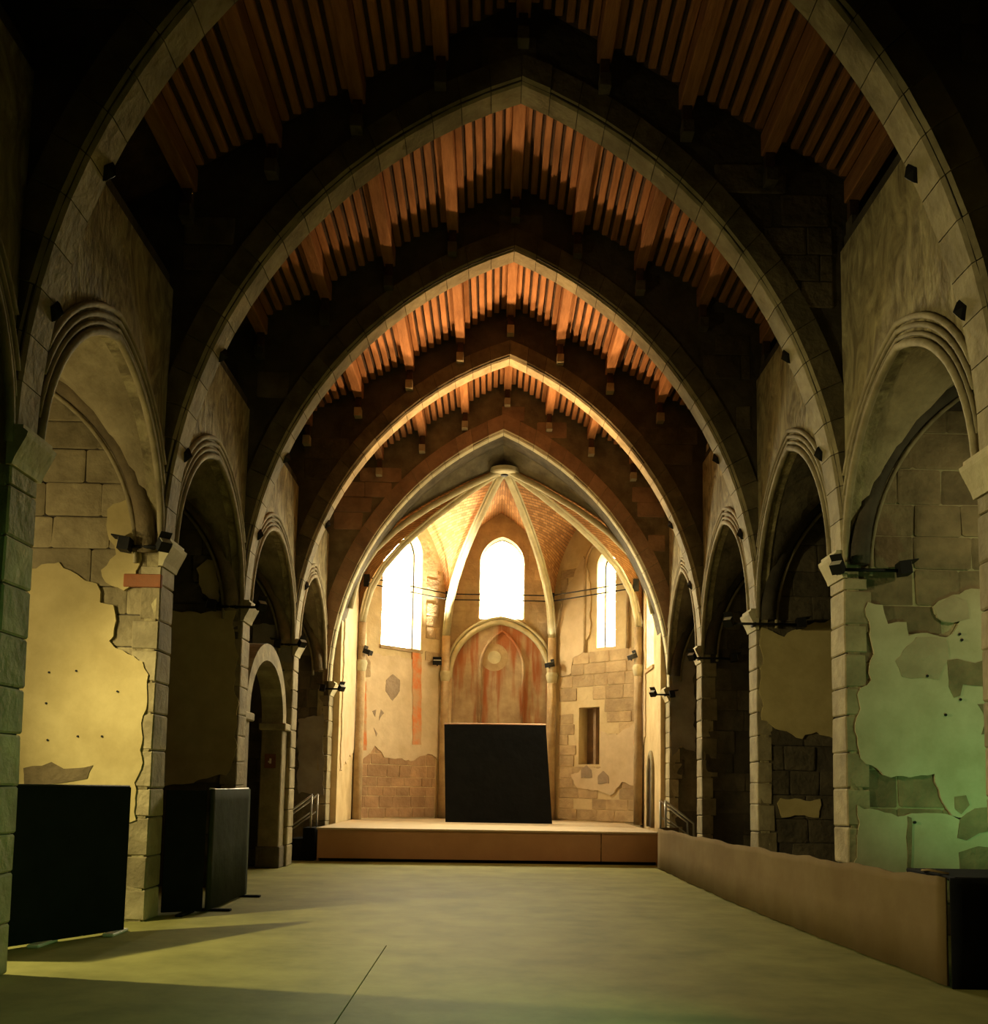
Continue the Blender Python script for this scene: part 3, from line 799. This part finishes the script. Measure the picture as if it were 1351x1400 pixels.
# ------------------------------------------------------------------ stage
st = tag(empty('stage', (0, 21.4, 0)), 'low brown stage platform with pale top under the apse', 'stage')
ROT = math.radians(3.5)
def stp(x, dy, z):
    return (x, 21.45 + (x) * math.tan(ROT) + dy, z)
xs = [-3.73, 2.45, 3.72]
def slant(name, xa, xb, d0, d1, z0, z1, m, parent):
    V = [stp(x, d_, z) for z in (z0, z1) for x, d_ in ((xa, d0), (xb, d0), (xb, d1), (xa, d1))]
    return mesh(name, V, [(3, 2, 1, 0), (4, 5, 6, 7), (0, 1, 5, 4), (1, 2, 6, 5), (2, 3, 7, 6), (3, 0, 4, 7)], m, parent)
for a_, b_ in zip(xs, xs[1:]): slant('front_panel', a_ + .010, b_ - .010, 0, .03, .07, .685, M_STAGE, st)
slant('plinth', xs[0] + .05, xs[-1] - .05, .05, .3, 0, .07, M_BLACK, st)
V = [stp(-3.75, -.02, .685), stp(3.74, -.02, .685), (3.74, 28.3, .685), (1.4, 28.9, .685), (-1.2, 28.9, .685), (-3.75, 27.0, .685)]
V += [(p[0], p[1], .72) for p in V]
mesh('deck', V, [tuple(reversed(range(6))), tuple(range(6, 12))] + [(i, (i + 1) % 6, 6 + (i + 1) % 6, 6 + i) for i in range(6)], M_STOP, st)
slant('side_panel', xs[0], xs[0] + .03, .02, 5, .0, .685, M_STAGE, st)
slant('side_panel', xs[-1] - .03, xs[-1], .02, 5, .0, .685, M_STAGE, st)

# dark screen that stands on the stage
sn = tag(empty('stage_screen', (.25, 25.9, .72)), 'large square black screen standing on the stage before the painted niche', 'screen')
V = []
b0, b1 = at_y(609, 1126, 25.8), at_y(755, 1126, 25.8); t0, t1 = at_y(607, 990, 25.8), at_y(747, 991, 25.8)
base = .722
q = [(b0.x, 25.8, base), (b1.x, 25.8, base), (t1.x, 26.0, t1.z), (t0.x, 26.0, t0.z)]
V = q + [(p[0], p[1] + .08, p[2]) for p in q]
mesh('panel', V, [(3, 2, 1, 0), (4, 5, 6, 7), (0, 1, 5, 4), (1, 2, 6, 5), (2, 3, 7, 6), (3, 0, 4, 7)], M_BLACK, sn)
tube('top_rail', [Vector(q[3]) + Vector((0, .04, .02)), Vector(q[2]) + Vector((0, .04, .02))], .025, M_STAGE, sn, 8)
for x in (b0.x + .3, b1.x - .3): box('foot', (x - .05, 25.9, base), (x + .05, 26.7, base + .06), M_BLACK, sn)
for x in (b0.x + .3, b1.x - .3): tube('brace', [(x, 26.65, base + .05), (x, 26.05, t0.z - .8)], .025, M_IRON, sn, 6)

# ------------------------------------------------------------------ partitions on the chapel side
def panel(name, pts, h, th, m, parent, wave=0.0, z0=.03, N=14):
    """an upright sheet along a plan line"""
    V, F = [], []; P = [Vector((*p, 0)) for p in pts]; line = []
    for a, b in zip(P, P[1:]):
        for i in range(N): line.append(a.lerp(b, i / N))
    line.append(P[-1]); n = len(line)
    for i, p in enumerate(line):
        d_ = (line[min(i + 1, n - 1)] - line[max(0, i - 1)]).normalized(); nn = Vector((-d_.y, d_.x, 0))
        hh = h if not callable(h) else h(i / (n - 1))
        for zf in (0, .5, .9, 1.0):
            wv = wave * (math.sin(i * 1.9) * .6 + math.sin(i * .77 + 1) + math.sin(i * 3.1)) * (1 - .75 * zf)
            for sd in (0, 1): V.append(p + nn * (wv + sd * th) + Vector((0, 0, z0 + (hh - z0) * zf)))
    for i in range(n - 1):
        o, o2 = i * 8, i * 8 + 8
        for j in range(3):
            F.append((o + 2 * j, o2 + 2 * j, o2 + 2 * j + 2, o + 2 * j + 2)); F.append((o + 2 * j + 1, o + 2 * j + 3, o2 + 2 * j + 3, o2 + 2 * j + 1))
        F.append((o + 6, o2 + 6, o2 + 7, o + 7)); F.append((o, o + 1, o2 + 1, o2))
    F.append((0, 2, 4, 6, 7, 5, 3, 1)); e = (n - 1) * 8; F.append((e, e + 1, e + 3, e + 5, e + 7, e + 6, e + 4, e + 2))
    return mesh(name, V, F, m, parent, smooth=wave > 0)
p1 = tag(empty('black_partition', (-4.4, 10.0, 0)), 'wide flat black partition closing the lower part of the lit yellow chapel', 'partition')
panel('board', [(-4.95, 9.0), (-3.97, 10.80)], 1.575, .05, M_BLACK, p1)
tube('top_edge', [(-4.93, 9.0, 1.585), (-3.99, 10.8, 1.585)], .014, M_IRON, p1, 6)
for x, y in ((-4.45, 9.92), (-4.02, 10.70)): box('foot', (x - .06, y - .22, 0), (x + .06, y + .22, .035), M_WHITE, p1)
p2 = tag(empty('green_partition', (-3.56, 13.5, 0)), 'dark green cloth-covered partition standing end-on along the floor edge', 'partition')
panel('cloth', [(-3.60, 14.50), (-3.60, 12.55)], 1.56, .04, M_GREEN, p2, wave=.006)
tube('top_edge', [(-3.60, 12.55, 1.565), (-3.64, 13.0, 1.55), (-3.62, 13.6, 1.55), (-3.60, 14.5, 1.565)], .016, M_STEEL, p2, 6)
for y in (12.75, 14.35): box('foot', (-3.75, y - .05, 0), (-3.32, y + .05, .03), M_BLACK, p2)
p3 = tag(empty('black_side_partition', (-3.8, 12.4, 0)), 'narrow black partition between the stone pier and the green partition', 'partition')
panel('board', [(-4.05, 12.25), (-3.62, 12.50)], 1.54, .04, M_BLACK, p3)
box('foot', (-3.84, 12.10, 0), (-3.74, 12.60, .03), M_BLACK, p3)

# ------------------------------------------------------------------ draped platform along the other side
dp = tag(empty('draped_platform', (3.8, 14, 0)), 'long low platform hidden by a brown fabric skirt along the chapels', 'platform')
path = [(3.97, 8.54), (3.86, 10.1), (3.75, 11.71), (3.64, 14.0), (3.58, 17.2), (3.57, 20.73)]
panel('fabric_skirt', path, lambda f: .925 - .075 * f + .012 * math.sin(f * 37) + .008 * math.sin(f * 83 + 1), .02, M_TAN, dp, wave=.010, z0=.015, N=10)
panel('skirt_return', [(3.57, 20.74), (3.72, 21.15), (4.1, 21.3)], .85, .02, M_TAN, dp, wave=.006, z0=.015, N=6)
ins = [(3.94, 9.6)] + [(x + .04, y) for x, y in path[1:]]
V = [(x, y, .66) for x, y in ins] + [(4.2, 20.7, .66), (4.2, 9.6, .66)]; V += [(p[0], p[1], .70) for p in V]; k = len(V) // 2
mesh('deck', V, [tuple(reversed(range(k))), tuple(range(k, 2 * k))] + [(i, (i + 1) % k, k + (i + 1) % k, k + i) for i in range(k)], M_BLACK, dp)
for x, y in path[1:-1]: box('leg', (x + .1, y, 0), (x + .16, y + .06, .66), M_IRON, dp)
be = tag(empty('black_draped_table', (4.7, 9.0, 0)), 'table fully draped in black cloth at the near end of the brown skirt', 'table')
panel('cloth', [(5.6, 8.50), (3.97, 8.50)], .935, .02, M_BLACK, be, wave=.004, z0=.0)
panel('cloth', [(5.6, 9.4), (5.6, 8.52)], .935, .02, M_BLACK, be, wave=.004, z0=.0)
box('table_top', (4.02, 8.51, .90), (5.59, 9.5, .94), M_BLACK, be)
for x in (4.15, 5.45):
    for y in (8.62, 9.4): box('leg', (x, y, 0), (x + .05, y + .05, .9), M_IRON, be)
tube('cord', [(4.08, 8.75, .95), (3.98, 8.9, .97), (4.0, 9.1, .95), (4.1, 9.2, .95)], .012, M_TAN, be, 6)

# ------------------------------------------------------------------ stage steps with pale handrails
def steps(name, sg, label):
    xe = 3.80 * sg; ya, yb = (21.3, 22.1) if sg < 0 else (21.75, 22.5)
    o = tag(empty(name, (xe, ya, 0)), label, 'steps')
    for i in range(3):
        a, b = sorted((xe + sg * .26 * i, xe + sg * (.26 * (i + 1) - .004)))
        box('step', (a, ya, 0), (b, yb, .705 - .235 * i), M_BLACK, o)
    for y in (ya + .04, yb - .04):
        tube('handrail', [(xe + sg * .08, y, 1.42), (xe + sg * .72, y, .93), (xe + sg * .74, y, .24)], .024, M_STEEL, o, 8)
        tube('post', [(xe + sg * .10, y, .70), (xe + sg * .10, y, 1.42)], .024, M_STEEL, o, 8)
        tube('mid_rail', [(xe + sg * .10, y, 1.05), (xe + sg * .72, y, .58)], .016, M_STEEL, o, 8)
    return o
steps('stage_steps', -1, 'black steps with a pale handrail beside the doorway end of the stage')
steps('stage_steps', 1, 'black steps with a pale handrail behind the brown fabric skirt')

# ------------------------------------------------------------------ floodlights on bars across the piers
def spot(parent, loc, aim, col, power, ang=100, blend=.6, size=.08):
    l = bpy.data.lights.new('lamp', 'SPOT'); l.energy = power; l.color = col; l.spot_size = math.radians(ang); l.spot_blend = blend; l.shadow_soft_size = size
    o = bpy.data.objects.new('lamp', l); C.objects.link(o)
    o.parent = parent; o.location = Vector(loc) - wloc(parent)
    o.rotation_euler = (Vector(loc) - Vector(aim)).to_track_quat('Z', 'Y').to_euler()
    return o
def head(parent, c, aim, s=.13):
    c = Vector(c); d_ = (Vector(aim) - c).normalized()
    Q = d_.to_track_quat('Z', 'Y').to_matrix()
    def part(nm, lo, hi, m, par):
        V = [c + Q @ Vector((x, y, z)) for z in (lo[2], hi[2]) for x, y in ((lo[0], lo[1]), (hi[0], lo[1]), (hi[0], hi[1]), (lo[0], hi[1]))]
        return mesh(nm, V, [(3, 2, 1, 0), (4, 5, 6, 7), (0, 1, 5, 4), (1, 2, 6, 5), (2, 3, 7, 6), (3, 0, 4, 7)], m, par)
    h = part('housing', (-s * 1.3, -s, -.10), (s * 1.3, s, .03), M_IRON, parent)
    part('visor', (-s * 1.3, s * .8, .03), (s * 1.3, s, .12), M_IRON, h)
    part('lens', (-s * 1.1, -s * .8, .031), (s * 1.1, s * .75, .036), M_WHITE, h)
    return c + d_ * .16
WARM = (1.0, .66, .30); AMBER = (1.0, .58, .24)
SIDE = {-1: 'on the doorway side', 1: 'on the draped-platform side'}
ORD = {1: 'nearest pier', 2: 'pier of the largest complete arch', 3: 'pier of the second complete arch', 4: 'pier of the third complete arch', 5: 'pier of the chancel arch, added to light the roof,'}
UP = {2: 0, 3: 0, 4: 0, 5: 5200}
for k in (2, 3, 4, 5):
    for sg in (-1, 1):
        y = D[k] - .17; z = (4.33 if sg > 0 else 4.46) if k < 5 else 3.95
        xa, xb = {(2, 1): (4.12, 4.95), (3, 1): (3.76, 4.95), (4, 1): (4.02, 4.9), (2, -1): (-3.98, -4.48), (3, -1): (-3.72, -4.55), (4, -1): (-3.86, -4.40)}.get((k, sg), (0, 0))
        if k == 5: xa, xb = sg * 3.75 + .12, sg * 4.25 + .12  # added bars that carry the roof and arch lights
        o = tag(empty('floodlight_bar', (sg * 4.2, y, z)), 'black floodlight bar on the %s %s' % (ORD[k], SIDE[sg]), 'floodlight', 'floodlight bars at the pier capitals')
        tube('bar', [(xa, y, z), (xb, y, z)], .022, M_IRON, o, 8)
        tube('stub', [(sg * 4.2 if sg > 0 else -4.15, y, z), (sg * 4.2 if sg > 0 else -4.15, D[k] + .02, z)], .03, M_IRON, o, 8)
        aim = (.2, D[k] - 4.3, 11.0)
        p = head(o, (xa, y - .02, z + .05), aim, .055)
        if UP[k]: spot(o, p, aim, AMBER, UP[k], 62, 1.0, .3)
        if k == 5: spot(o, (xa, y - .12, z + .25), (sg * 1.6 + .2, D[k] - .12, 10.2), (1, .86, .5), 70, 75, 1.0)  # added light that brightens the chancel arch stones
        if k in (3, 4): spot(o, (xa, y + .02, z + .2), (.2 - sg * 2.2, D[k + 1], 8.6), AMBER, {3: 30, 4: 130}[k], 75, 1.0)  # added light on the face of the next arch
        if k == 4: spot(o, (xa - sg * .06, y + .02, z - .1), (.4, 21.6, .3), WARM, 170, 70, 1.0)  # added light on the stage front
        head(o, (xb, y - .05, z + .02), (xb + sg * 2, y - .3, z + .3), .08)
def small_lamp(c, aim, label, col=None, power=0, ang=110):
    o = tag(empty('floodlight', c), label, 'floodlight', 'small black floodlights in the apse')
    p = head(o, c, aim, .10)
    tube('arm', [Vector(c), Vector(c) + Vector((0, .12, -.12))], .02, M_IRON, o, 6)
    if power: spot(o, p, aim, col, power, ang, .7)
    return o
for (c_, lab, pw) in ((PC[1], 'small black floodlight under the tall window beside the red band', 60), (PC[2], 'small black floodlight on the shaft between tall window and painting', 5200),
                      (PC[3], 'small black floodlight on the shaft between painting and square niche', 60), (PC[4], 'small black floodlight at the corner by the side window strip', 160)):
    p = c_ + (CEN - c_).normalized() * .36; p.z = 5.35
    if c_ == PC[2]: p += Vector((-.32, -.12, 0))
    small_lamp(p, (p.x * .6, p.y - .3, 9.6) if c_ != PC[2] else (-1.62, 27.9, 8.5), lab, (1, .88, .62), pw, 62 if pw < 1000 else 46)
# lamps inside the chapels that light walls and floor
c = (-7.2, 8.95, 4.3)
o = tag(empty('chapel_floodlight', c), 'floodlight high in the chapel behind the black partition', 'floodlight')
p = head(o, c, (0, 9.6, 0), .14); tube('arm', [c, (-7.38, 8.95, 4.4)], .025, M_IRON, o, 6)
spot(o, p, (1.0, 8.95, .2), (1, .82, .36), 1500, 112, .75, .07)
c = (-6.9, 8.75, 3.2)
o = tag(empty('chapel_fill_lamp', c), 'smaller unseen fill floodlight added low in the chapel behind the black partition', 'floodlight')
p = head(o, c, (-5, 11.6, 4.4), .10); tube('arm', [c, (-7.38, 8.75, 3.1)], .025, M_IRON, o, 6)
spot(o, p, (-5.2, 11.6, 4.6), (1, .78, .36), 190, 140, .6, .08)  # unseen fill added for the chapel wall and vault
c = (3.9, 5.2, 2.6)
o = tag(empty('near_green_fill', c), 'green fill floodlight added on the near nave wall, outside the picture', 'floodlight')
p = head(o, c, (-2, 7.2, 0), .12); tube('arm', [c, (4.3, 5.2, 2.7)], .025, M_IRON, o, 6)
spot(o, p, (-2.4, 6.7, 0), (.30, 1, .26), 330, 80, .9, .1)  # unseen green fill added for the foreground floor
c = (6.2, 9.6, 1.25)
o = tag(empty('green_floodlight', c), 'green floodlight standing in the chapel behind the black draped table', 'floodlight')
p = head(o, c, (5.5, 11.7, 2.6), .13); tube('stand', [c, (6.2, 9.6, 0)], .025, M_IRON, o, 6)
spot(o, p, (5.9, 11.7, 2.4), (.42, 1, .36), 60, 120, .9, .1)
c = (7.3, 9.3, 5.0)
o = tag(empty('warm_chapel_fill', c), 'unseen fill floodlight added high in the chapel beside the black draped table', 'floodlight')
p = head(o, c, (4, 10.8, 5), .14); tube('arm', [c, (7.6, 9.3, 5.1)], .025, M_IRON, o, 6)
spot(o, p, (4.6, 11.7, 4.0), (1, .84, .42), 100, 120, .8, .1)  # unseen warm fill added for the upper chapel wall
